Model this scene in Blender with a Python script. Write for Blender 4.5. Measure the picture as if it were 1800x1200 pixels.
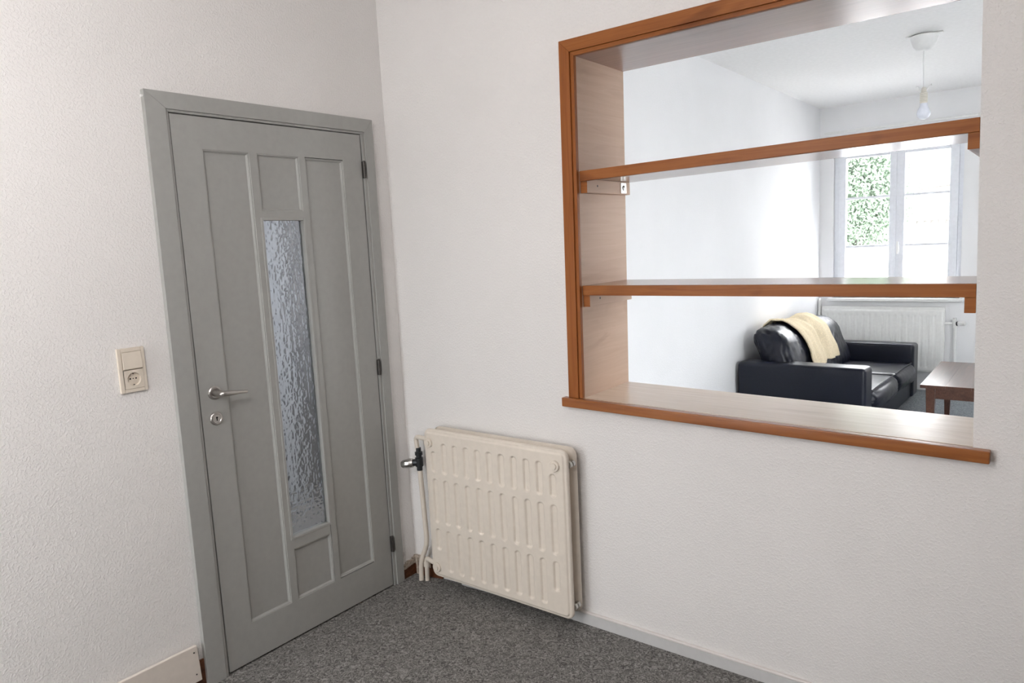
import bpy, bmesh, math, random
import numpy as np
from mathutils import Vector, Matrix

random.seed(7)
C = bpy.context.scene.collection
scene = bpy.context.scene
for o in list(bpy.data.objects):
    bpy.data.objects.remove(o, do_unlink=True)

# ------------------------------------------------------------------ camera
cam_data = bpy.data.cameras.new('camera')
cam = bpy.data.objects.new('camera', cam_data)
C.objects.link(cam)
cam_data.sensor_width = 36.0
cam_data.lens = 1258.69 * 36.0 / 1800.0
cam_data.clip_start = 0.02
cam_data.clip_end = 300
_az, _pi, _ro = math.radians(-38.006), math.radians(-7.6576), math.radians(-2.8632)
_fw = Vector((math.sin(_az) * math.cos(_pi), math.cos(_az) * math.cos(_pi), math.sin(_pi)))
_r0 = Vector((math.cos(_az), -math.sin(_az), 0))
_u0 = _r0.cross(_fw)
_r = _r0 * math.cos(_ro) + _u0 * math.sin(_ro)
_u = -_r0 * math.sin(_ro) + _u0 * math.cos(_ro)
cam.matrix_world = Matrix(((_r.x, _u.x, -_fw.x, 2.38708), (_r.y, _u.y, -_fw.y, -2.22860),
                           (_r.z, _u.z, -_fw.z, 1.51230), (0, 0, 0, 1)))
scene.camera = cam

# ------------------------------------------------------------------ world, daylight, exposure
SKY = 12.4
world = bpy.data.worlds.new('world')
scene.world = world
world.use_nodes = True
bg = world.node_tree.nodes['Background']
bg.inputs[0].default_value = (1.0, 0.975, 1.0, 1)
bg.inputs[1].default_value = SKY


def portal(name, loc, direction, sx, sz):
    """a light portal in a window opening: guides sky light through it"""
    l = bpy.data.lights.new(name, 'AREA')
    l.shape = 'RECTANGLE'
    l.size, l.size_y = sx, sz
    l.cycles.is_portal = True
    o = bpy.data.objects.new(name, l)
    o.location = loc
    o.rotation_euler = Vector(direction).to_track_quat('-Z', 'Z').to_euler()
    C.objects.link(o)


portal('daylight_portal_living', (1.105, 5.30, 1.62), (0, -1, 0), 1.0, 1.5)
portal('daylight_portal_living', (3.105, 5.30, 1.62), (0, -1, 0), 1.0, 1.5)
portal('daylight_portal_living_side', (4.40, 1.0, 1.18), (-1, 0, 0), 0.8, 2.2)
portal('daylight_portal_living_back', (3.80, 0.17, 1.20), (0, 1, 0), 0.9, 2.1)
portal('daylight_portal_room', (0.38, -3.50, 1.025), (0, 1, 0), 0.6, 1.45)
portal('daylight_portal_hall', (-0.70, 1.55, 1.60), (0, -1, 0), 0.9, 1.2)

scene.view_settings.view_transform = 'Standard'
scene.view_settings.look = 'None'
scene.view_settings.exposure = 0.82
scene.cycles.diffuse_bounces = 7
scene.cycles.max_bounces = 16
scene.view_settings.gamma = 1.0
scene.view_settings.use_curve_mapping = False


# ------------------------------------------------------------------ materials
def new_mat(name):
    m = bpy.data.materials.new(name)
    m.use_nodes = True
    nt = m.node_tree
    return m, nt, nt.nodes['Principled BSDF']


def N(nt, t, **kw):
    n = nt.nodes.new(t)
    for k, v in kw.items():
        setattr(n, k, v)
    return n


def coords(nt, scale=(1, 1, 1)):
    tc = N(nt, 'ShaderNodeTexCoord')
    mp = N(nt, 'ShaderNodeMapping')
    mp.inputs['Scale'].default_value = scale
    nt.links.new(tc.outputs['Object'], mp.inputs[0])
    return mp.outputs[0]


def ramp(nt, src, stops):
    r = N(nt, 'ShaderNodeValToRGB')
    el = r.color_ramp.elements
    while len(el) < len(stops):
        el.new(0.5)
    for e, (p, c) in zip(el, stops):
        e.position = p
        e.color = (c[0], c[1], c[2], 1)
    nt.links.new(src, r.inputs[0])
    return r.outputs[0]


def bump(nt, src, bsdf, strength=0.3, dist=0.002):
    b = N(nt, 'ShaderNodeBump')
    b.inputs['Strength'].default_value = strength
    b.inputs['Distance'].default_value = dist
    nt.links.new(src, b.inputs['Height'])
    nt.links.new(b.outputs[0], bsdf.inputs['Normal'])
    return b


def plain(name, col, rough=0.5, metal=0.0, spec=0.5, noise=0.0, nscale=40.0, coat=0.0):
    m, nt, b = new_mat(name)
    b.inputs['Base Color'].default_value = (*col, 1)
    b.inputs['Roughness'].default_value = rough
    b.inputs['Metallic'].default_value = metal
    b.inputs['Specular IOR Level'].default_value = spec
    b.inputs['Coat Weight'].default_value = coat
    n = N(nt, 'ShaderNodeTexNoise')
    n.inputs['Scale'].default_value = nscale
    n.inputs['Detail'].default_value = 4
    nt.links.new(coords(nt), n.inputs['Vector'])
    k = 0.03 + noise
    c = ramp(nt, n.outputs[0], [(0.3, [x * (1 - k) for x in col]), (0.7, [min(1, x * (1 + k)) for x in col])])
    nt.links.new(c, b.inputs['Base Color'])
    if noise:
        bump(nt, n.outputs[0], b, 0.15, 0.001)
    return m


def wallpaper(name, col, strength=0.55, scale=135.0):
    m, nt, b = new_mat(name)
    v = coords(nt)
    n1 = N(nt, 'ShaderNodeTexNoise')
    n1.inputs['Scale'].default_value = scale
    n1.inputs['Detail'].default_value = 2.5
    n1.inputs['Roughness'].default_value = 0.55
    n1.inputs['Distortion'].default_value = 0.35
    nt.links.new(v, n1.inputs['Vector'])
    r = N(nt, 'ShaderNodeMapRange', interpolation_type='SMOOTHSTEP')
    r.inputs['From Min'].default_value = 0.44
    r.inputs['From Max'].default_value = 0.66
    nt.links.new(n1.outputs[0], r.inputs['Value'])
    n2 = N(nt, 'ShaderNodeTexNoise')
    n2.inputs['Scale'].default_value = 1.7
    n2.inputs['Detail'].default_value = 5
    nt.links.new(v, n2.inputs['Vector'])
    c = ramp(nt, n2.outputs[0], [(0.3, [x * 0.975 for x in col]), (0.7, [min(1, x * 1.02) for x in col])])
    nt.links.new(c, b.inputs['Base Color'])
    b.inputs['Roughness'].default_value = 0.75
    b.inputs['Specular IOR Level'].default_value = 0.25
    bump(nt, r.outputs[0], b, strength, 0.0016)
    return m


def wood(name, dark, mid, light, axis='x', rough=0.35, grain=1.0, coat=0.15, spec=0.5, knots=True):
    m, nt, b = new_mat(name)
    sc = {'x': (1.2, 26, 26), 'y': (26, 1.2, 26), 'z': (26, 26, 1.2)}[axis]
    v = coords(nt, tuple(s * grain for s in sc))
    n1 = N(nt, 'ShaderNodeTexNoise')
    n1.inputs['Scale'].default_value = 2.2
    n1.inputs['Detail'].default_value = 6
    n1.inputs['Roughness'].default_value = 0.62
    n1.inputs['Distortion'].default_value = 0.8
    nt.links.new(v, n1.inputs['Vector'])
    c1 = ramp(nt, n1.outputs[0], [(0.28, dark), (0.5, mid), (0.72, light)])
    sc2 = {'x': (1.5, 6, 6), 'y': (6, 1.5, 6), 'z': (6, 6, 1.5)}[axis]
    n2 = N(nt, 'ShaderNodeTexNoise')
    n2.inputs['Scale'].default_value = 1.6
    n2.inputs['Detail'].default_value = 2
    n2.inputs['Distortion'].default_value = 1.5
    nt.links.new(coords(nt, sc2), n2.inputs['Vector'])
    c2 = ramp(nt, n2.outputs[0], [(0.27, (0.60, 0.52, 0.47)), (0.40, (1, 1, 1)), (0.8, (1.0, 1.0, 1.0))])
    mx = N(nt, 'ShaderNodeMix', data_type='RGBA', blend_type='MULTIPLY')
    mx.inputs[0].default_value = 0.8 if knots else 0.25
    nt.links.new(c1, mx.inputs[6])
    nt.links.new(c2, mx.inputs[7])
    nt.links.new(mx.outputs[2], b.inputs['Base Color'])
    b.inputs['Roughness'].default_value = rough
    b.inputs['Coat Weight'].default_value = coat
    b.inputs['Coat Roughness'].default_value = 0.25
    b.inputs['Specular IOR Level'].default_value = spec
    bump(nt, n1.outputs[0], b, 0.06, 0.001)
    return m


def carpet(name, dark, mid, light):
    m, nt, b = new_mat(name)
    v = coords(nt)
    n1 = N(nt, 'ShaderNodeTexNoise')
    n1.inputs['Scale'].default_value = 60
    n1.inputs['Detail'].default_value = 3
    n1.inputs['Roughness'].default_value = 0.6
    n1.inputs['Distortion'].default_value = 2.2
    nt.links.new(v, n1.inputs['Vector'])
    c = ramp(nt, n1.outputs[0], [(0.36, dark), (0.5, mid), (0.64, light)])
    n2 = N(nt, 'ShaderNodeTexNoise')
    n2.inputs['Scale'].default_value = 420
    nt.links.new(v, n2.inputs['Vector'])
    c2 = ramp(nt, n2.outputs[0], [(0.3, (0.72, 0.72, 0.72)), (0.7, (1.0, 1.0, 1.0))])
    mx = N(nt, 'ShaderNodeMix', data_type='RGBA', blend_type='MULTIPLY')
    mx.inputs[0].default_value = 1.0
    nt.links.new(c, mx.inputs[6])
    nt.links.new(c2, mx.inputs[7])
    nt.links.new(mx.outputs[2], b.inputs['Base Color'])
    b.inputs['Roughness'].default_value = 0.95
    b.inputs['Specular IOR Level'].default_value = 0.1
    bump(nt, n2.outputs[0], b, 0.6, 0.003)
    return m


def clear_glass(name, tint=(0.96, 0.985, 0.98)):
    m = bpy.data.materials.new(name)
    m.use_nodes = True
    nt = m.node_tree
    nt.nodes.remove(nt.nodes['Principled BSDF'])
    out = nt.nodes['Material Output']
    t = N(nt, 'ShaderNodeBsdfTransparent')
    t.inputs[0].default_value = (*tint, 1)
    g = N(nt, 'ShaderNodeBsdfGlossy')
    g.inputs['Roughness'].default_value = 0.02
    f = N(nt, 'ShaderNodeFresnel')
    f.inputs[0].default_value = 1.45
    mx = N(nt, 'ShaderNodeMixShader')
    nt.links.new(f.outputs[0], mx.inputs[0])
    nt.links.new(t.outputs[0], mx.inputs[1])
    nt.links.new(g.outputs[0], mx.inputs[2])
    nt.links.new(mx.outputs[0], out.inputs[0])
    return m


def frosted_glass(name):
    m = bpy.data.materials.new(name)
    m.use_nodes = True
    nt = m.node_tree
    nt.nodes.remove(nt.nodes['Principled BSDF'])
    out = nt.nodes['Material Output']
    t = N(nt, 'ShaderNodeBsdfTranslucent')
    t.inputs[0].default_value = (0.93, 0.95, 0.95, 1)
    g = N(nt, 'ShaderNodeBsdfTransparent')
    g.inputs[0].default_value = (0.9, 0.9, 0.9, 1)
    mx = N(nt, 'ShaderNodeMixShader')
    mx.inputs[0].default_value = 0.12
    nt.links.new(t.outputs[0], mx.inputs[1])
    nt.links.new(g.outputs[0], mx.inputs[2])
    nt.links.new(mx.outputs[0], out.inputs[0])
    return m


def hammered_glass(name):
    m, nt, b = new_mat(name)
    b.inputs['Base Color'].default_value = (0.86, 0.90, 0.93, 1)
    b.inputs['Roughness'].default_value = 0.14
    b.inputs['Transmission Weight'].default_value = 1.0
    b.inputs['IOR'].default_value = 1.45
    return m


M = {}
M['wall'] = wallpaper('white_woodchip_wallpaper', (0.80, 0.785, 0.775))
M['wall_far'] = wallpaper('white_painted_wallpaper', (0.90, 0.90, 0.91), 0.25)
M['ceiling'] = plain('white_ceiling_paint', (0.90, 0.895, 0.89), 0.8, spec=0.2)
M['carpet'] = carpet('grey_flecked_carpet', (0.098, 0.095, 0.091), (0.213, 0.206, 0.197), (0.38, 0.37, 0.353))
M['carpet_far'] = carpet('window_lit_carpet', (0.20, 0.225, 0.24), (0.34, 0.37, 0.39), (0.48, 0.51, 0.53))  # paler than the near carpet: window light put into its colour
M['door'] = plain('sage_grey_door_paint', (0.358, 0.361, 0.347), 0.42, spec=0.4)
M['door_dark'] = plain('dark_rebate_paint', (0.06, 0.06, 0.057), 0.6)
M['wood_h'] = wood('varnished_orange_wood_horizontal', (0.225, 0.068, 0.015), (0.300, 0.099, 0.023), (0.355, 0.130, 0.034), 'x', 0.42, coat=0.0, spec=0.25)
M['wood_nose'] = wood('glossy_nosing_wood', (0.225, 0.068, 0.015), (0.300, 0.099, 0.023), (0.355, 0.130, 0.034), 'x', 0.3, coat=0.5, spec=0.3)
M['wood_v'] = wood('varnished_orange_wood_vertical', (0.225, 0.068, 0.015), (0.29, 0.092, 0.021), (0.335, 0.116, 0.030), 'z', 0.42, coat=0.0, spec=0.25)
M['wood_y'] = wood('varnished_wood_batten', (0.17, 0.055, 0.018), (0.26, 0.095, 0.032), (0.33, 0.13, 0.05), 'y', 0.36)
M['wood_head'] = wood('varnished_head_board_wood', (0.25, 0.135, 0.105), (0.30, 0.165, 0.13), (0.34, 0.19, 0.15), 'x', 0.3, coat=0.5, knots=False)
M['wood_jamb'] = wood('sheen_toned_jamb_wood', (0.525, 0.37, 0.275), (0.56, 0.405, 0.305), (0.595, 0.435, 0.335), 'y', 0.5, 0.8, coat=0.0, spec=0.3, knots=False)  # paler than the casing: window sheen put into the wood colour
M['wood_sill'] = wood('sheen_toned_sill_wood', (0.60, 0.48, 0.37), (0.68, 0.56, 0.45), (0.75, 0.64, 0.54), 'x', 0.3, 0.9, coat=0.4, knots=False)  # sill colour likewise carries the sheen of the far window
M['wood_shelf'] = wood('varnished_shelf_wood', (0.20, 0.075, 0.025), (0.30, 0.12, 0.045), (0.38, 0.17, 0.07), 'x', 0.22, coat=0.5)
M['old_skirt'] = wood('old_brown_skirting', (0.06, 0.02, 0.008), (0.12, 0.04, 0.015), (0.2, 0.08, 0.035), 'x', 0.5)
M['dark_side_wall'] = plain('bounce_cutting_dark_wall', (0.22, 0.19, 0.165), 0.6)  # dark tone given to the unseen right wall to cut bounced light
M['hall'] = plain('pale_blue_hall_paint', (0.50, 0.52, 0.54), 0.7)
M['hall_door'] = plain('added_dark_hall_door', (0.095, 0.095, 0.098), 0.5)  # tone of the hall door added behind the glass
M['torn'] = plain('torn_wallpaper_backing', (0.42, 0.36, 0.30), 0.9, noise=0.3, nscale=90)
M['radiator'] = plain('cream_radiator_enamel', (0.725, 0.66, 0.58), 0.38, spec=0.4)
M['radiator_white'] = plain('white_radiator_enamel', (0.84, 0.84, 0.82), 0.4, spec=0.4)
M['chrome'] = plain('dull_chrome', (0.55, 0.54, 0.52), 0.22, 1.0)
M['steel'] = plain('brushed_steel', (0.50, 0.48, 0.46), 0.3, 1.0)
M['dark_steel'] = plain('dark_steel', (0.09, 0.085, 0.08), 0.45, 0.8)
M['black'] = plain('black_hole', (0.008, 0.008, 0.008), 0.8, spec=0.1)
M['valve_dark'] = plain('dark_valve_body', (0.05, 0.055, 0.06), 0.35, 0.7)
M['plastic'] = plain('cream_plastic', (0.70, 0.63, 0.54), 0.42, spec=0.4)
M['base_left'] = plain('ivory_skirting_paint', (0.70, 0.64, 0.58), 0.45)
M['base_front'] = plain('grey_skirting_paint', (0.60, 0.60, 0.60), 0.45)
M['base_cap'] = plain('white_skirting_cap', (0.74, 0.70, 0.675), 0.45)
M['leather'] = plain('black_leather', (0.006, 0.008, 0.017), 0.34, spec=0.36, noise=0.12, nscale=120)
M['throw'] = plain('cream_wool_throw', (0.80, 0.68, 0.48), 0.95, spec=0.1, noise=0.15, nscale=150)
M['table'] = wood('dark_walnut_table', (0.055, 0.020, 0.012), (0.09, 0.035, 0.02), (0.13, 0.055, 0.032), 'y', 0.3, coat=0.4)
M['upvc'] = plain('white_window_plastic', (0.86, 0.88, 0.93), 0.35)
M['white'] = plain('white_plastic', (0.85, 0.85, 0.84), 0.4)
M['offwhite'] = plain('aged_white_plastic', (0.70, 0.67, 0.60), 0.5)
M['bulb'] = plain('opal_bulb_glass', (0.74, 0.77, 0.85), 0.25)
M['glass'] = clear_glass('clear_window_glass')
M['frost'] = frosted_glass('frosted_window_film')
M['hammered'] = hammered_glass('hammered_obscure_glass')
m, nt, b = new_mat('added_globe_glow')  # glow of the added near-room globe
b.inputs['Base Color'].default_value = (0.9, 0.9, 0.88, 1)
b.inputs['Emission Color'].default_value = (1.0, 0.965, 0.95, 1)
b.inputs['Emission Strength'].default_value = 11.7
M['lamp'] = m
M['bark'] = plain('grey_bark', (0.11, 0.092, 0.09), 0.9, noise=0.3, nscale=12)
M['leaf'] = plain('green_leaf', (0.14, 0.19, 0.135), 0.6, noise=0.3, nscale=3)
M['facade'] = plain('cream_facade_render', (0.36, 0.34, 0.32), 0.9, noise=0.05, nscale=4)
M['facade_trim'] = plain('stone_facade_trim', (0.20, 0.19, 0.18), 0.9)
M['slate'] = plain('grey_slate_roof', (0.085, 0.082, 0.08), 0.7, noise=0.1, nscale=10)
M['ground'] = plain('street_paving', (0.45, 0.44, 0.43), 0.9, noise=0.1, nscale=5)


# ------------------------------------------------------------------ mesh helpers
def finish(name, bm, mat, parent=None, smooth=False, bevel=0.0, seg=2):
    me = bpy.data.meshes.new(name)
    bmesh.ops.recalc_face_normals(bm, faces=bm.faces)
    bm.to_mesh(me)
    bm.free()
    me.materials.append(mat)
    o = bpy.data.objects.new(name, me)
    C.objects.link(o)
    if parent is not None:
        o.parent = parent
    if smooth:
        me.shade_smooth()
    if bevel > 0:
        bv = o.modifiers.new('bevel', 'BEVEL')
        bv.width = bevel
        bv.segments = seg
        bv.limit_method = 'ANGLE'
        bv.angle_limit = math.radians(40)
        me.shade_smooth()
        wn = o.modifiers.new('wn', 'WEIGHTED_NORMAL')
        wn.keep_sharp = True
    return o


def hexa(bm, p):
    """8 points: bottom loop of 4, then top loop of 4"""
    v = [bm.verts.new(q) for q in p]
    for f in ((0, 3, 2, 1), (4, 5, 6, 7), (0, 1, 5, 4), (1, 2, 6, 5), (2, 3, 7, 6), (3, 0, 4, 7)):
        bm.faces.new([v[i] for i in f])


def bx(bm, x0, x1, y0, y1, z0, z1):
    hexa(bm, [(x0, y0, z0), (x1, y0, z0), (x1, y1, z0), (x0, y1, z0),
              (x0, y0, z1), (x1, y0, z1), (x1, y1, z1), (x0, y1, z1)])


def box(name, x0, x1, y0, y1, z0, z1, mat, parent=None, bevel=0.0, seg=2):
    bm = bmesh.new()
    bx(bm, x0, x1, y0, y1, z0, z1)
    return finish(name, bm, mat, parent, bevel=bevel, seg=seg)


def boxes(name, lst, mat, parent=None, bevel=0.0):
    bm = bmesh.new()
    for b in lst:
        bx(bm, *b)
    return finish(name, bm, mat, parent, bevel=bevel)


def hexo(name, pts, mat, parent=None, bevel=0.0):
    bm = bmesh.new()
    hexa(bm, pts)
    return finish(name, bm, mat, parent, bevel=bevel)


def lathe_bm(bm, prof, origin, axis, seg=32):
    """prof: list of (radius, height along axis)"""
    origin = Vector(origin)
    q = Vector(axis).to_track_quat('Z', 'Y')
    rings = []
    for r, h in prof:
        if r < 1e-6:
            rings.append([bm.verts.new(origin + q @ Vector((0, 0, h)))])
        else:
            rings.append([bm.verts.new(origin + q @ Vector((r * math.cos(2 * math.pi * i / seg), r * math.sin(2 * math.pi * i / seg), h))) for i in range(seg)])
    for a, b in zip(rings, rings[1:]):
        for i in range(seg):
            j = (i + 1) % seg
            if len(a) == 1 and len(b) == 1:
                continue
            if len(a) == 1:
                bm.faces.new((a[0], b[i], b[j]))
            elif len(b) == 1:
                bm.faces.new((a[i], a[j], b[0]))
            else:
                bm.faces.new((a[i], a[j], b[j], b[i]))
    for r in (rings[0], rings[-1]):
        if len(r) > 1:
            bm.faces.new(r)


def lathe(name, prof, origin, axis, mat, parent=None, seg=32):
    bm = bmesh.new()
    lathe_bm(bm, prof, origin, axis, seg)
    o = finish(name, bm, mat, parent)
    o.data.shade_smooth()
    o.data.set_sharp_from_angle(angle=math.radians(35))
    return o


def tube_bm(bm, pts, rad, seg=14):
    pts = [Vector(p) for p in pts]
    n = len(pts)
    rads = rad if isinstance(rad, (list, tuple)) else [rad] * n
    rings = []
    up = None
    for i, p in enumerate(pts):
        t = (pts[min(i + 1, n - 1)] - pts[max(i - 1, 0)]).normalized()
        if up is None:
            up = t.orthogonal().normalized()
        a = (up - t * up.dot(t)).normalized()
        b = t.cross(a)
        up = a
        rings.append([bm.verts.new(p + (a * math.cos(2 * math.pi * k / seg) + b * math.sin(2 * math.pi * k / seg)) * rads[i]) for k in range(seg)])
    for r0, r1 in zip(rings, rings[1:]):
        for k in range(seg):
            j = (k + 1) % seg
            bm.faces.new((r0[k], r0[j], r1[j], r1[k]))
    bm.faces.new(rings[0])
    bm.faces.new(rings[-1])


def tube(name, pts, rad, mat, parent=None, seg=14):
    bm = bmesh.new()
    tube_bm(bm, pts, rad, seg)
    o = finish(name, bm, mat, parent)
    o.data.shade_smooth()
    o.data.set_sharp_from_angle(angle=math.radians(50))
    return o


def rounded_path(pts, r=0.02, n=5):
    """polyline with rounded corners"""
    pts = [Vector(p) for p in pts]
    out = [pts[0]]
    for a, b, c in zip(pts, pts[1:], pts[2:]):
        d0, d1 = (a - b), (c - b)
        rr = min(r, d0.length * 0.45, d1.length * 0.45)
        s, e = b + d0.normalized() * rr, b + d1.normalized() * rr
        for i in range(n + 1):
            t = i / n
            out.append(s * (1 - t) ** 2 + b * 2 * t * (1 - t) + e * t ** 2)
    out.append(pts[-1])
    return out


def empty(name, loc, label=None, cat=None, kind=None, group=None):
    o = bpy.data.objects.new(name, None)
    o.empty_display_size = 0.1
    C.objects.link(o)
    o.location = (0, 0, 0)
    tag(o, label, cat, kind, group)
    return o


def tag(o, label=None, cat=None, kind=None, group=None):
    if label:
        o['label'] = label
    if cat:
        o['category'] = cat
    if kind:
        o['kind'] = kind
    if group:
        o['group'] = group
    return o


# ================================================================== SETTING
YB, XR, ZC = -3.5, 3.15, 2.78           # back wall, right wall, ceiling of the near room
WT = 0.345                             # thickness of the partition with the opening
FX0, FX1, FY, FZC = 0.45, 4.35, 5.207, 2.65

bm = bmesh.new()
fx = [(-1.4, 0.0), (0.0, 0.0), (0.06, 0.001), (0.18, 0.014), (0.45, 0.025), (0.80, 0.029), (1.6, 0.031), (4.5, 0.032)]   # old, slightly uneven floor
for (xa, za), (xb, zb_) in zip(fx, fx[1:]):
    hexa(bm, [(xa, -3.7, -0.12), (xb, -3.7, -0.12), (xb, 0.2, -0.12), (xa, 0.2, -0.12), (xa, -3.7, za), (xb, -3.7, zb_), (xb, 0.2, zb_), (xa, 0.2, za)])
bx(bm, -1.4, 0.3, 0.2, 1.7, -0.12, 0.0)
tag(finish('floor', bm, M['carpet']), 'grey flecked carpet on the floor in front of the door', 'floor', 'structure')
tag(box('floor', 0.3, 4.5, 0.2, 5.6, -0.12, 0.0, M['carpet_far']), 'living room carpet, window light put into its pale blue grey', 'floor', 'structure')
tag(box('ceiling', -1.4, 3.9, -3.7, WT - 0.1, ZC, ZC + 0.12, M['ceiling']), 'white ceiling above the near room', 'ceiling', 'structure')
tag(box('ceiling', -0.2, 4.5, WT - 0.1, 5.6, FZC, FZC + 0.12, M['ceiling']), 'white ceiling of the living room with the pendant lamp', 'ceiling', 'structure')

# door wall (x = 0)
DY0, DY1, DZ = -0.992, -0.132, 2.022   # rough opening
tag(boxes('wall_left', [(-0.12, 0, YB, DY0, 0, ZC), (-0.12, 0, DY0, DY1, DZ, ZC), (-0.12, 0, DY1, 0.02, 0, ZC)], M['wall']),
    'white woodchip papered wall with the grey door', 'wall', 'structure')

# partition with the opening (y = 0 .. WT)
OZ0, OZ1 = 0.90, 2.185
OL = 0.955
ORb, ORt = 2.2036, 2.1888


def orx(z):
    return ORb + (ORt - ORb) * (z - 0.94) / 1.26


bm = bmesh.new()
bx(bm, 0.0, OL, 0, WT, 0, ZC)
bx(bm, OL, 2.6, 0, WT, 0, OZ0)
bx(bm, OL, 2.6, 0, WT, OZ1, ZC)
hexa(bm, [(orx(OZ0), 0, OZ0), (2.6, 0, OZ0), (2.6, WT, OZ0), (orx(OZ0), WT, OZ0),
          (orx(OZ1), 0, OZ1), (2.6, 0, OZ1), (2.6, WT, OZ1), (orx(OZ1), WT, OZ1)])
bx(bm, 2.6, 3.35, 0, WT, 0, ZC)
bx(bm, 4.25, 4.47, 0, WT, 0, ZC)
bx(bm, 3.35, 4.25, 0, WT, 0, 0.15)
bx(bm, 3.35, 4.25, 0, WT, 2.25, ZC)
tag(finish('wall_front', bm, M['wall']), 'white woodchip papered partition with the wood framed opening', 'wall', 'structure')
tag(box('wall_right', XR, XR + 0.12, YB, 0, 0, ZC, M['dark_side_wall']), 'unseen side wall of the near room, darkened to cut bounced light', 'wall', 'structure')

# back wall with an added daylight window and the end of the hall
NX0, NX1, NZ0, NZ1 = 0.08, 0.68, 0.30, 1.75
tag(boxes('wall_back', [(-1.4, NX0, YB - 0.2, YB, 0, ZC), (NX1, XR + 0.12, YB - 0.2, YB, 0, ZC),
                        (NX0, NX1, YB - 0.2, YB, 0, NZ0), (NX0, NX1, YB - 0.2, YB, NZ1, ZC)], M['wall']),
    'white papered wall with added daylight window behind the viewer', 'wall', 'structure')

# hall behind the door, its end opening added to light the glass
tag(box('wall_hall', -1.4, -1.28, YB, 1.7, 0, ZC, M['hall']), 'pale hall wall seen through the door glass', 'wall', 'structure')
tag(box('wall_hall_side', -0.12, 0.0, 0.02, 1.7, 0, ZC, M['hall']), 'pale side wall of the hall behind the door', 'wall', 'structure')
tag(boxes('wall_hall_end', [(-1.28, -1.15, 1.5, 1.62, 0, ZC), (-0.25, -0.12, 1.5, 1.62, 0, ZC), (-1.15, -0.25, 1.5, 1.62, 0, 1.0), (-1.15, -0.25, 1.5, 1.62, 2.2, ZC)], M['hall']),
    'end wall of the hall with an opening added for daylight', 'wall', 'structure')
tag(box('ceiling', -1.4, 0.0, 0.245, 1.7, ZC, ZC + 0.12, M['ceiling']), 'white ceiling over the end of the hall', 'ceiling', 'structure')
hall_door = empty('added_door_2', (0, 0, 0), 'dark door added in the hall to darken the glass', 'door', 'structure')  # dark door added so the right part of the glass turns dark
box('leaf', -1.28, -1.262, 0.42, 1.20, 0.0, 2.05, M['hall_door'], hall_door, 0.003)
box('architrave', -1.28, -1.255, 0.34, 0.42, 0.0, 2.12, M['hall_door'], hall_door, 0.003)

# living room shell
VX0, VX1, VZ0, VZ1 = 0.575, 1.635, 0.85, 2.30
SX0 = 2.575
tag(box('wall_living_left', FX0 - 0.12, FX0, WT, FY + 0.3, 0, FZC, M['wall_far']), 'white textured side wall behind the black sofa', 'wall', 'structure')
PY0, PY1, PZ0, PZ1 = 0.60, 1.40, 0.08, 2.28
tag(boxes('wall_living_right', [(FX1, FX1 + 0.12, WT, PY0, 0, FZC), (FX1, FX1 + 0.12, PY1, FY + 0.3, 0, FZC),
                                (FX1, FX1 + 0.12, PY0, PY1, 0, PZ0), (FX1, FX1 + 0.12, PY0, PY1, PZ1, FZC)], M['wall_far']),
    'white side wall of the living room', 'wall', 'structure')
tag(boxes('wall_far', [(FX0, VX0, FY, FY + 0.25, 0, FZC), (VX1, SX0, FY, FY + 0.25, 0, FZC), (SX0 + 1.06, FX1, FY, FY + 0.25, 0, FZC),
                       (VX0, VX1, FY, FY + 0.25, 0, VZ0), (VX0, VX1, FY, FY + 0.25, VZ1, FZC),
                       (SX0, SX0 + 1.06, FY, FY + 0.25, 0, VZ0), (SX0, SX0 + 1.06, FY, FY + 0.25, VZ1, FZC)], M['wall_far']),
    'white window wall at the end of the living room', 'wall', 'structure')


# ------------------------------------------------------------------ baseboards
b = empty('baseboard_left', (0, 0, 0), 'ivory painted skirting board left of the grey door', 'skirting board', 'structure')
hexo('board', [(0.008, YB, 0.045), (0.026, YB, 0.045), (0.026, -1.079, 0.045), (0.008, -1.079, 0.045),
               (0.008, YB, 0.176), (0.022, YB, 0.176), (0.022, -1.083, 0.176), (0.008, -1.083, 0.176)], M['base_left'], b, 0.003)
for z in (0.155, 0.075):
    lathe('nail', [(0.0028, 0), (0.0028, 0.0008), (0, 0.001)], (0.0262 if z < 0.1 else 0.0238, -1.098, z), (1, 0, 0), M['dark_steel'], b, 10)
o = box('trim_1', 0.0, 0.0075, YB, -1.0555, 0.0, 0.108, M['old_skirt'], bevel=0.002)
tag(o, 'old brown skirting showing beside the foot of the door frame', 'skirting board', 'structure')
o = empty('trim_2', (0, 0, 0), 'ragged remnant of brown skirting in the corner by the radiator pipes', 'skirting board', 'structure')
bm = bmesh.new()
bx(bm, 0.0, 0.008, -0.094, 0.0, 0.0, 0.060)
bx(bm, 0.0, 0.18, -0.008, 0.0, 0.0, 0.085)
finish('board', bm, M['old_skirt'], o)
random.seed(3)
bm = bmesh.new()
yy = -0.094
while yy < -0.004:
    w = random.uniform(0.010, 0.020)
    h = 0.060 + 0.022 * min(1, (yy + 0.094) / 0.07) + random.uniform(-0.006, 0.006)
    bx(bm, 0.0, 0.0105, yy, min(0, yy + w), 0.052 + random.uniform(-.008, .004), h)
    yy += w
xx = 0.0
while xx < 0.17:
    w = random.uniform(0.012, 0.024)
    bx(bm, xx, xx + w, -0.0105, 0, 0.070 + random.uniform(-.022, .004), 0.088 + random.uniform(-0.008, 0.008))
    xx += w
bx(bm, 0.022, 0.032, -0.016, 0, 0.005, 0.084)
bx(bm, 0.050, 0.058, -0.018, 0, 0.010, 0.088)
finish('torn_edge', bm, M['torn'], o)

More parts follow.
